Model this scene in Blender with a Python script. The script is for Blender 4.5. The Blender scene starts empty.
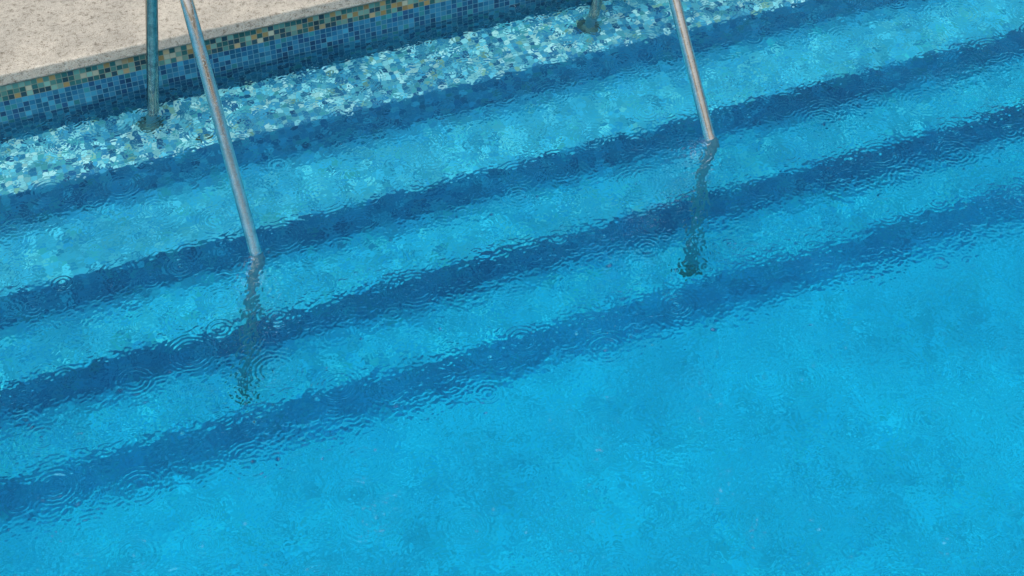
import bpy, math, random
import numpy as np
from mathutils import Vector
random.seed(3)
PHI = math.atan(0.39)
CP, SP = math.cos(PHI), math.sin(PHI)
sc = bpy.context.scene
sc.view_settings.view_transform = 'Standard'
sc.view_settings.look = 'None'
sc.view_settings.exposure = 0

# ---------------------------------------------------------------- node helpers
class NT:
    def __init__(s, name):
        s.mat = bpy.data.materials.new(name); s.mat.use_nodes = True
        s.nt = s.mat.node_tree; s.nt.nodes.clear()
        s.out = s.n('ShaderNodeOutputMaterial')
    def n(s, t, **kw):
        nd = s.nt.nodes.new(t)
        for k, v in kw.items(): setattr(nd, k, v)
        return nd
    def l(s, a, b): s.nt.links.new(a, b)
    def put(s, v, sock):
        if isinstance(v, bpy.types.NodeSocket): s.l(v, sock)
        else: sock.default_value = v
    def m(s, op, a, b=0.0, c=0.0):
        nd = s.n('ShaderNodeMath', operation=op)
        s.put(a, nd.inputs[0]); s.put(b, nd.inputs[1]); s.put(c, nd.inputs[2])
        return nd.outputs[0]
    def noise(s, vec, scale, detail=2, rough=.5, dist=0.0):
        nd = s.n('ShaderNodeTexNoise'); s.put(vec, nd.inputs['Vector'])
        nd.inputs['Scale'].default_value = scale; nd.inputs['Detail'].default_value = detail
        nd.inputs['Roughness'].default_value = rough; nd.inputs['Distortion'].default_value = dist
        return nd.outputs['Fac']
    def ramp(s, fac, stops, interp='LINEAR'):
        nd = s.n('ShaderNodeValToRGB'); nd.color_ramp.interpolation = interp
        e = nd.color_ramp.elements
        while len(e) < len(stops): e.new(.5)
        for i, (p, c) in enumerate(stops):
            e[i].position = p; e[i].color = (c[0], c[1], c[2], 1)
        s.put(fac, nd.inputs[0]); return nd.outputs[0]
    def mix(s, f, a, b, blend='MIX'):
        nd = s.n('ShaderNodeMix', data_type='RGBA', blend_type=blend)
        s.put(f, nd.inputs[0])
        for v, k in ((a, 6), (b, 7)):
            if isinstance(v, tuple): v = (v[0], v[1], v[2], 1)
            s.put(v, nd.inputs[k])
        return nd.outputs[2]
    def coord(s): return s.n('ShaderNodeTexCoord').outputs['Object']

def mosaic(name, axes, palette, grout, tile=0.025, rough=.3, split=None, palette2=None, grout2=None, mott=(2.0, .72, 1.16)):
    t = NT(name); co = t.coord()
    sx = t.n('ShaderNodeSeparateXYZ'); t.l(co, sx.inputs[0])
    a = t.m('DIVIDE', sx.outputs[axes[0]], tile); b = t.m('DIVIDE', sx.outputs[axes[1]], tile)
    cb = t.n('ShaderNodeCombineXYZ'); t.l(t.m('FLOOR', a), cb.inputs[0]); t.l(t.m('FLOOR', b), cb.inputs[1])
    wn = t.n('ShaderNodeTexWhiteNoise', noise_dimensions='2D'); t.l(cb.outputs[0], wn.inputs['Vector'])
    fa = t.m('FRACT', a); fb = t.m('FRACT', b)
    ea = t.m('ABSOLUTE', t.m('SUBTRACT', fa, .5)); eb = t.m('ABSOLUTE', t.m('SUBTRACT', fb, .5))
    gm = t.m('GREATER_THAN', t.m('MAXIMUM', ea, eb), .45)
    def stops(p):
        tot = sum(w for w, _ in p); acc = 0; r = []
        for w, c in p: r.append((acc / tot, c)); acc += w
        return r
    col = t.ramp(wn.outputs['Value'], stops(palette), 'CONSTANT')
    g = grout
    if palette2:
        col2 = t.ramp(wn.outputs['Value'], stops(palette2), 'CONSTANT')
        sel = t.m('GREATER_THAN', sx.outputs[2], split)
        col = t.mix(sel, col, col2)
        g = t.mix(sel, grout, grout2)
    sp = t.n('ShaderNodeSeparateColor'); t.l(wn.outputs['Color'], sp.inputs[0])
    vib = t.m('MULTIPLY_ADD', sp.outputs[1], .5, .75)
    vc = t.n('ShaderNodeCombineXYZ')
    for i in range(3): t.l(vib, vc.inputs[i])
    col = t.mix(1.0, col, vc.outputs[0], 'MULTIPLY')
    big = t.noise(co, mott[0], 3, .6)
    lo, hi = mott[1], mott[2]
    bc = t.ramp(big, [(.35, (lo, lo*1.06, lo*1.12)), (.65, (hi, hi*.98, hi*.95))])
    col = t.mix(1.0, col, bc, 'MULTIPLY')
    col = t.mix(gm, col, g)
    p = t.n('ShaderNodeBsdfPrincipled'); t.l(col, p.inputs['Base Color'])
    p.inputs['Roughness'].default_value = rough
    p.inputs['Specular IOR Level'].default_value = .2
    t.l(p.outputs[0], t.out.inputs[0])
    return t.mat

aqua = [(5, (.22, .62, .78)), (4, (.56, .82, .88)), (6, (.08, .38, .62)), (4, (.04, .25, .48)), (2, (.12, .46, .54)), (3, (.90, .95, .94)), (2, (.02, .14, .33)), (1, (.42, .54, .42))]
tread_p = [(6, (.18, .57, .78)), (3, (.30, .68, .84)), (5, (.13, .50, .72)), (3, (.08, .38, .64)), (1, (.18, .56, .64)), (1, (.50, .80, .88))]
floor_p = [(6, (.20, .64, .82)), (3, (.28, .71, .87)), (5, (.17, .59, .79)), (2, (.12, .51, .73)), (1, (.20, .63, .74))]
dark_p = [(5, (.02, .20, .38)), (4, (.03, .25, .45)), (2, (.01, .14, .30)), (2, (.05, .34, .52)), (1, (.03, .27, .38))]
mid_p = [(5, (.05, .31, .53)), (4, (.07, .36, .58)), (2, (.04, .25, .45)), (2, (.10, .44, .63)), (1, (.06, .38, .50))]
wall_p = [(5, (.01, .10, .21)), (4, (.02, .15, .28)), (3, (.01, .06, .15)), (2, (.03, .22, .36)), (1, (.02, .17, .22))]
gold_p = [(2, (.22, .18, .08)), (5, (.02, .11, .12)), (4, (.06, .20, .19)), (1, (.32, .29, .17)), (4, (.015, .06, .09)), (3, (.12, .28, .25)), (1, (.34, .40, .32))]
M_shelf = mosaic('mosaic_shelf', (0, 1), aqua, (.20, .44, .54), tile=.02, mott=(3, .72, 1.15))
M_tread = mosaic('mosaic_tread', (0, 1), tread_p, (.20, .50, .66), mott=(3, .74, 1.12))
M_floor = mosaic('mosaic_floor', (0, 1), floor_p, (.20, .60, .78), mott=(1.8, .76, 1.12))
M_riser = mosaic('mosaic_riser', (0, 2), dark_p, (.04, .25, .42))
M_cove_shade = mosaic('mosaic_cove_shade', (0, 1), mid_p, (.06, .34, .52))  # mid tone paints the soft shade at each riser foot into the tiles
M_riser_haze = mosaic('mosaic_riser_haze', (0, 2), mid_p, (.07, .35, .55))  # lowest riser painted lighter, in place of haze scattered by deep water
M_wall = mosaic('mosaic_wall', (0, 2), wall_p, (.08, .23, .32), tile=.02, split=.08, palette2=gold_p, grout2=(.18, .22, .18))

def stone(name, tint):
    t = NT(name); co = t.coord()
    n1 = t.noise(co, 3, 5, .6); n2 = t.noise(co, 60, 6, .75); n3 = t.noise(co, 240, 3, .7)
    n4 = t.noise(co, 14, 4, .6)
    c = t.ramp(n1, [(.3, (tint[0]*.78, tint[1]*.79, tint[2]*.80)), (.7, tint)])
    c = t.mix(1.0, c, t.ramp(n4, [(.35, (.86, .86, .86)), (.6, (1.04, 1.04, 1.04))]), 'MULTIPLY')
    c = t.mix(1.0, c, t.ramp(n2, [(.34, (.45, .42, .38)), (.47, (.92, .91, .9)), (.7, (1.12, 1.12, 1.12))]), 'MULTIPLY')
    c = t.mix(1.0, c, t.ramp(n3, [(.34, (.55, .5, .44)), (.48, (1, 1, 1))]), 'MULTIPLY')
    p = t.n('ShaderNodeBsdfPrincipled'); t.l(c, p.inputs['Base Color'])
    t.put(t.ramp(n1, [(.4, (.30,)*3), (.6, (.55,)*3)]), p.inputs['Roughness'])
    bp = t.n('ShaderNodeBump'); bp.inputs['Strength'].default_value = .7; bp.inputs['Distance'].default_value = .004
    t.l(t.m('ADD', n2, t.m('MULTIPLY', n3, .5)), bp.inputs['Height'])
    t.l(bp.outputs[0], p.inputs['Normal']); t.l(p.outputs[0], t.out.inputs[0])
    return t.mat
M_cop = stone('travertine', (.54, .515, .44)); M_deck = stone('travertine_paving', (.50, .47, .40))

def steel(name, a, b):
    t = NT(name); co = t.coord()
    n = t.noise(co, 40, 4, .6)
    p = t.n('ShaderNodeBsdfPrincipled'); p.inputs['Metallic'].default_value = 1
    t.put(t.ramp(n, [(.3, a), (.7, b)]), p.inputs['Base Color'])
    t.put(t.ramp(n, [(.3, (.06,)*3), (.7, (.15,)*3)]), p.inputs['Roughness'])
    v = t.n('ShaderNodeTexVoronoi'); t.l(co, v.inputs['Vector']); v.inputs['Scale'].default_value = 120
    h = t.ramp(v.outputs['Distance'], [(.0, (1,)*3), (.3, (0,)*3)])
    bp = t.n('ShaderNodeBump'); bp.inputs['Strength'].default_value = .2; bp.inputs['Distance'].default_value = .002
    t.l(h, bp.inputs['Height']); t.l(bp.outputs[0], p.inputs['Normal'])
    t.l(p.outputs[0], t.out.inputs[0]); return t.mat
M_steel = steel('stainless_steel', (.76, .71, .63), (.94, .89, .82))
M_post = steel('steel_dark_reflect', (.26, .26, .24), (.46, .45, .42))  # post colour darkened to stand in for dark surroundings mirrored in it
def dullmetal(name, a, b):
    t = NT(name); co = t.coord(); n = t.noise(co, 50, 3)
    p = t.n('ShaderNodeBsdfPrincipled'); p.inputs['Metallic'].default_value = .3; p.inputs['Roughness'].default_value = .5
    t.put(t.ramp(n, [(.35, a), (.65, b)]), p.inputs['Base Color'])
    t.l(p.outputs[0], t.out.inputs[0]); return t.mat
M_dull = dullmetal('tarnished_metal', (.03, .08, .10), (.10, .20, .20))
M_sub = dullmetal('steel_water_haze', (.06, .25, .32), (.10, .33, .40))  # blue-green water haze painted into the steel colour below the surface
M_deb = dullmetal('leaf_debris', (.03, .05, .03), (.10, .09, .04))

def water(name, bump):
    t = NT(name)
    g = t.n('ShaderNodeBsdfGlass'); g.inputs['IOR'].default_value = 1.333; g.inputs['Roughness'].default_value = .11
    if bump:
        bp = t.n('ShaderNodeBump'); bp.inputs['Strength'].default_value = 1; bp.inputs['Distance'].default_value = .008
        t.l(t.noise(t.coord(), 22, 2, .6, .4), bp.inputs['Height']); t.l(bp.outputs[0], g.inputs['Normal'])
    t.l(g.outputs[0], t.out.inputs[0])
    va = t.n('ShaderNodeVolumeAbsorption'); va.inputs['Color'].default_value = (.0, .935, .985, 1); va.inputs['Density'].default_value = 2.4
    t.l(va.outputs[0], t.out.inputs['Volume'])
    return t.mat
M_water = water('pool_water', False); M_water2 = water('pool_water_far', True)

# ---------------------------------------------------------------- geometry helpers
def obj(name, verts, faces, mats, midx=None, rot=True, smooth=False, parent=None):
    me = bpy.data.meshes.new(name); me.from_pydata(verts, [], faces)
    for m in mats: me.materials.append(m)
    if midx:
        for p, i in zip(me.polygons, midx): p.material_index = i
    if smooth:
        for p in me.polygons: p.use_smooth = True
    me.update()
    o = bpy.data.objects.new(name, me); sc.collection.objects.link(o)
    if rot: o.rotation_euler = (0, 0, PHI)
    if parent: o.parent = parent
    return o
def boxv(x0, x1, y0, y1, z0, z1):
    v = [(x0, y0, z0), (x1, y0, z0), (x1, y1, z0), (x0, y1, z0), (x0, y0, z1), (x1, y0, z1), (x1, y1, z1), (x0, y1, z1)]
    f = [(3, 2, 1, 0), (4, 5, 6, 7), (0, 1, 5, 4), (1, 2, 6, 5), (2, 3, 7, 6), (3, 0, 4, 7)]
    return v, f
S0, S1, C0, CW = -12, 12, -10, 4.69
ZL, ZT = .147, .195
D = [.14, .32, .50, .68, .86]
E = [4.42, 4.09, 3.82, 3.56]
def extrude(name, prof, mats, mi):
    v = []; f = []
    for c, z in prof: v += [(S0, c, z), (S1, c, z)]
    for i in range(len(prof) - 1):
        a = 2 * i; f.append((a, a + 1, a + 3, a + 2))
    return obj(name, v, f, mats, mi)

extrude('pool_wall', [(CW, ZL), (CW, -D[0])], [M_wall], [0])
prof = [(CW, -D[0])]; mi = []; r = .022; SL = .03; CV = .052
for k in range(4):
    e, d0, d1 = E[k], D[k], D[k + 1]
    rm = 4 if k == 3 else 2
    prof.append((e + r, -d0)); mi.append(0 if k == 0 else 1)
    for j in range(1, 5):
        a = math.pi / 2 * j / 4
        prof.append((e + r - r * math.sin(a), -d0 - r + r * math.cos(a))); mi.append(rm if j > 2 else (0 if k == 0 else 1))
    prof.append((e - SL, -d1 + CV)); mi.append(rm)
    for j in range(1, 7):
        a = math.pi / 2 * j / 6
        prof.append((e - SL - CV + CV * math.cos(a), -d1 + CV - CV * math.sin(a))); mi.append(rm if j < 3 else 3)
extrude('pool_steps', prof, [M_shelf, M_tread, M_riser, M_cove_shade, M_riser_haze], mi)
extrude('pool_floor', [(E[3] - SL - CV, -D[4]), (C0, -D[4])], [M_floor], [0])
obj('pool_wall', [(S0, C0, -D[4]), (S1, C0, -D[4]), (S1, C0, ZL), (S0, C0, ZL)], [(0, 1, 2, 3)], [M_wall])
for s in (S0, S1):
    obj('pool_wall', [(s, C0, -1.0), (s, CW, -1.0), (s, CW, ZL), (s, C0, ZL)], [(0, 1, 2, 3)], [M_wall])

# little bits of leaf lying on the floor and treads
v = []; f = []
def bit(s, c, z, R):
    n = random.randint(5, 7); b = len(v); a0 = random.random()*6; st = random.uniform(.4, 1)
    for k in range(n):
        th = a0 + 2*math.pi*k/n; rr = R*random.uniform(.6, 1.1)
        v.append((s + rr*math.cos(th), c + rr*st*math.sin(th), z + .004 + random.random()*.003))
    f.append(tuple(range(b, b+n)))
for _ in range(110):
    bit(random.uniform(-1, 4.5), random.uniform(.5, 3.4), -D[4], random.uniform(.003, .008))
for k in range(3):
    for _ in range(10):
        bit(random.uniform(-1, 4.5), random.uniform(E[k+1]+.04, E[k]-.1), -D[k+1], random.uniform(.003, .008))
for s_ in (.62, .655, .69):
    bit(s_, 4.47, -D[0], .013)
obj('leaf_debris', v, f, [M_deb])

# ---------------------------------------------------------------- water: rain-disturbed surface as real geometry
def build_water():
    rng = np.random.default_rng(7)
    h = .0034
    ps0, ps1, pc0, pc1 = -.8, 3.9, 1.6, CW + .003
    ns = int(round((ps1 - ps0) / h)) + 1; nc = int(round((pc1 - pc0) / h)) + 1
    S = np.linspace(ps0, ps1, ns); C = np.linspace(pc0, pc1, nc)
    kx = np.fft.fftfreq(ns, h)[None, :]; ky = np.fft.fftfreq(nc, h)[:, None]
    K = np.sqrt(kx**2 + ky**2) + 1e-6
    def band(lam, bw, slope):
        sp = np.exp(-(np.log(K * lam) / bw)**2)
        f = np.fft.ifft2(np.fft.fft2(rng.standard_normal((nc, ns))) * sp).real
        gy, gx = np.gradient(f, h); return f * (slope / math.sqrt((gx**2 + gy**2).mean()))
    Z = band(.22, .5, .022) + band(.07, .45, .032) + band(.034, .4, .06) + band(.016, .4, .10)
    mod = band(.5, .6, 1.0); mod = mod / mod.std()
    Z *= (1 + .4 * np.tanh(mod))
    R = np.zeros_like(Z)
    def drop(x0, y0, rad, lam, w, A, centre=0.0):
        ext = rad + 2.2 * w
        i0 = max(0, int((x0 - ext - ps0) / h)); i1 = min(ns, int((x0 + ext - ps0) / h) + 2)
        j0 = max(0, int((y0 - ext - pc0) / h)); j1 = min(nc, int((y0 + ext - pc0) / h) + 2)
        if i1 <= i0 or j1 <= j0: return
        d = np.hypot(S[None, i0:i1] - x0, C[j0:j1, None] - y0)
        x = d - rad
        R[j0:j1, i0:i1] += A * np.sin(2 * math.pi * x / lam) * np.exp(-(x / w)**2)
        if centre: R[j0:j1, i0:i1] += centre * np.exp(-(d / .0055)**2)
    n = 2300
    for i in range(n):
        age = rng.random()
        drop(rng.uniform(ps0, ps1), rng.uniform(pc0, pc1), .004 + .045 * age**1.3, .0115 + .004 * age, .008 + .012 * age,
             (.00120 * (1 - .62 * age)) * rng.uniform(.25, 1.0)**1.3, rng.choice([-.0035, .0045]) if age < .2 else 0)
    for i in range(230):   # bigger drops: clear concentric rings
        age = rng.random()
        drop(rng.uniform(ps0, ps1), rng.uniform(pc0, pc1), .018 + .045 * age, .0145, .016 + .014 * age,
             .0014 * (1 - .5 * age), rng.choice([-.003, 0, .005]))
    Z += R
    fx = np.clip(np.minimum(S - ps0, ps1 - S) / .2, 0, 1)[None, :]; fy = np.clip((C - pc0) / .2, 0, 1)[:, None]
    Z *= fx * fy
    SS, CC = np.meshgrid(S, C)
    top = np.stack([SS, CC, Z], -1).reshape(-1, 3)
    s0, s1, c0 = S0 - .005, S1 + .005, C0 - .005
    extra = np.array([(s0, c0, 0), (s1, c0, 0), (s1, pc1, 0), (s0, pc1, 0), (s0, c0, -1.1), (s1, c0, -1.1), (s1, pc1, -1.1), (s0, pc1, -1.1)])
    V = np.concatenate([top, extra]); b = len(top)
    idx = np.arange(ns * nc).reshape(nc, ns)
    q = np.stack([idx[:-1, :-1], idx[:-1, 1:], idx[1:, 1:], idx[1:, :-1]], -1).reshape(-1, 4)
    A_, B_, C_, D_ = idx[0, 0], idx[0, -1], idx[-1, -1], idx[-1, 0]
    q2 = np.array([(b, b+1, B_, A_), (b+1, b+2, C_, B_), (b+3, b, A_, D_),
                   (b+7, b+6, b+5, b+4), (b, b+4, b+5, b+1), (b+1, b+5, b+6, b+2), (b+2, b+6, b+7, b+3), (b+3, b+7, b+4, b)])
    F = np.concatenate([q, q2]).astype(np.int32)
    me = bpy.data.meshes.new('pool_water')
    me.vertices.add(len(V)); me.vertices.foreach_set('co', V.astype(np.float32).ravel())
    me.loops.add(F.size); me.loops.foreach_set('vertex_index', F.ravel())
    me.polygons.add(len(F)); me.polygons.foreach_set('loop_start', np.arange(0, F.size, 4, dtype=np.int32))
    me.polygons.foreach_set('loop_total', np.full(len(F), 4, dtype=np.int32))
    mi_ = np.zeros(len(F), dtype=np.int32); mi_[len(q):] = 1
    sm = np.ones(len(F), dtype=bool); sm[len(q):] = False
    me.materials.append(M_water); me.materials.append(M_water2)
    me.polygons.foreach_set('material_index', mi_); me.polygons.foreach_set('use_smooth', sm)
    me.update(calc_edges=True); me.validate()
    o = bpy.data.objects.new('pool_water', me); sc.collection.objects.link(o); o.rotation_euler = (0, 0, PHI)
build_water()

# coping
def coping(x0, x1, y0, y1):
    v, f = boxv(x0, x1, y0, y1, ZL, ZT)
    o = obj('slab', v, f, [M_cop])
    b = o.modifiers.new('bev', 'BEVEL'); b.width = .008; b.segments = 3
    return o
emp = bpy.data.objects.new('pool_coping', None); sc.collection.objects.link(emp)
lip = .012
x = -12.3
while x < 12.4:
    o = coping(x + .0015, x + 2.4 - .0015, CW - lip, CW + .6); o.parent = emp
    o = coping(x + .0015, x + 2.4 - .0015, C0 - .6, C0 + lip); o.parent = emp
    x += 2.4
for (a, b) in ((S0 - .6, S0 + lip), (S1 - lip, S1 + .6)):
    o = coping(a, b, C0 + lip + .002, CW - lip - .002); o.parent = emp
G = 150
ox0, ox1, oy0, oy1 = S0 - .59, S1 + .59, C0 - .59, CW + .59
zg = ZT - .004
v = [(-G, -G, zg), (G, -G, zg), (G, G, zg), (-G, G, zg), (ox0, oy0, zg), (ox1, oy0, zg), (ox1, oy1, zg), (ox0, oy1, zg)]
obj('ground', v, [(0, 1, 5, 4), (1, 2, 6, 5), (2, 3, 7, 6), (3, 0, 4, 7)], [M_deck])

# ---------------------------------------------------------------- handrails
def catmull(P, n=10):
    out = []
    Q = [P[0] + (P[0] - P[1])] + P + [P[-1] + (P[-1] - P[-2])]
    for i in range(1, len(Q) - 2):
        p0, p1, p2, p3 = Q[i-1:i+3]
        for k in range(n):
            t = k / n
            out.append(.5 * ((2*p1) + (-p0 + p2)*t + (2*p0 - 5*p1 + 4*p2 - p3)*t*t + (-p0 + 3*p1 - 3*p2 + p3)*t**3))
    out.append(P[-1]); return out
def tube(name, P, r, parent, seg=24):
    P = catmull([Vector(p) for p in P]); v = []; f = []; mi = []
    up = Vector((.9, .4, .1)).normalized()
    for i, p in enumerate(P):
        tg = (P[min(i+1, len(P)-1)] - P[max(i-1, 0)]).normalized()
        a = up.cross(tg).normalized(); b = tg.cross(a)
        for k in range(seg):
            th = 2*math.pi*k/seg; v.append(tuple(p + r*(a*math.cos(th) + b*math.sin(th))))
    top = max(range(len(P)), key=lambda i: P[i].z)
    for i in range(len(P) - 1):
        for k in range(seg):
            k2 = (k+1) % seg
            f.append((i*seg+k, i*seg+k2, (i+1)*seg+k2, (i+1)*seg+k))
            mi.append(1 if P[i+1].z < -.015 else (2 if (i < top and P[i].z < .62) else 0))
    return obj(name, v, f, [M_steel, M_sub, M_post], mi, rot=False, smooth=True, parent=parent)
def flange(name, c, parent, R=.034, seg=32):
    prof = [(R, 0), (R, .006), (R*.9, .012), (R*.7, .016), (.019, .022)]
    v = []; f = []
    for (rr, z) in prof:
        for k in range(seg):
            th = 2*math.pi*k/seg; v.append((c[0]+rr*math.cos(th), c[1]+rr*math.sin(th), c[2]+z))
    for i in range(len(prof)-1):
        for k in range(seg):
            k2 = (k+1) % seg; f.append((i*seg+k, i*seg+k2, (i+1)*seg+k2, (i+1)*seg+k))
    return obj(name, v, f, [M_dull], rot=False, smooth=True, parent=parent)
def handrail(base, p1, contact, up, foot):
    e = bpy.data.objects.new('pool_handrail', None); sc.collection.objects.link(e)
    B = Vector((base[0], base[1], 0)); c = Vector((contact[0], contact[1], 0)); U = Vector((up[0], up[1], 1))
    F = Vector((foot[0], foot[1], -D[3]))
    Lp = Vector((p1[0], p1[1], 0))
    def post(z): return B + Lp*z + Vector((0, 0, z))
    T1 = post(.72); T2 = c + U*.76
    P = [post(-D[0]), post(0), post(.25), post(.5), T1]
    apex = (T1 + T2)/2 + Vector((0, 0, .20))
    P += [T1.lerp(apex, .45) + Vector((0, 0, .045)), apex, T2.lerp(apex, .45) + Vector((0, 0, .045))]
    P += [T2, c + U*.6, c + U*.45, c + U*.32, c + U*.2, c + U*.1, c, c - U*.05]
    P += [c.lerp(F, .22), c.lerp(F, .42), c.lerp(F, .6), c.lerp(F, .8), F]
    tube('rail', [tuple(p) for p in P], .0195, e)
    flange('post_flange', (base[0] - Lp.x*D[0], base[1] - Lp.y*D[0], -D[0]+.001), e, R=.042); flange('foot_flange', (F.x, F.y, -D[3]+.001), e)
handrail((-1.195, 4.435), (.17, -.20), (-.785, 3.765), (-.18, .30), (-.840, 3.58))
handrail((.292, 4.98), (.12, -.2), (.645, 4.31), (-.31, .40), (.600, 4.115))

# ---------------------------------------------------------------- light
W = bpy.data.worlds.new('World'); sc.world = W; W.use_nodes = True
nt = W.node_tree; bg = nt.nodes['Background']
sky = nt.nodes.new('ShaderNodeTexSky'); sky.sky_type = 'NISHITA'; sky.sun_disc = False
EL, AZ = math.radians(62), math.radians(200)
sky.sun_elevation = EL; sky.sun_rotation = AZ; sky.dust_density = 5; sky.air_density = 1
hs = nt.nodes.new('ShaderNodeHueSaturation'); hs.inputs['Saturation'].default_value = .6
nt.links.new(sky.outputs[0], hs.inputs['Color']); nt.links.new(hs.outputs[0], bg.inputs[0]); bg.inputs[1].default_value = .147
sl = bpy.data.lights.new('sun', 'SUN'); sl.energy = 2.1; sl.angle = math.radians(70); sl.color = (1, .97, .92)
so = bpy.data.objects.new('sun', sl); sc.collection.objects.link(so)
dirv = Vector((math.sin(AZ)*math.cos(EL), math.cos(AZ)*math.cos(EL), math.sin(EL)))
so.rotation_euler = dirv.to_track_quat('Z', 'Y').to_euler()

cam = bpy.data.cameras.new('camera'); cam.lens = 60; cam.sensor_width = 36; cam.clip_end = 600
co = bpy.data.objects.new('camera', cam); sc.collection.objects.link(co)
co.location = (0, 0, 3.6); co.rotation_euler = (math.radians(45), 0, 0)
sc.camera = co
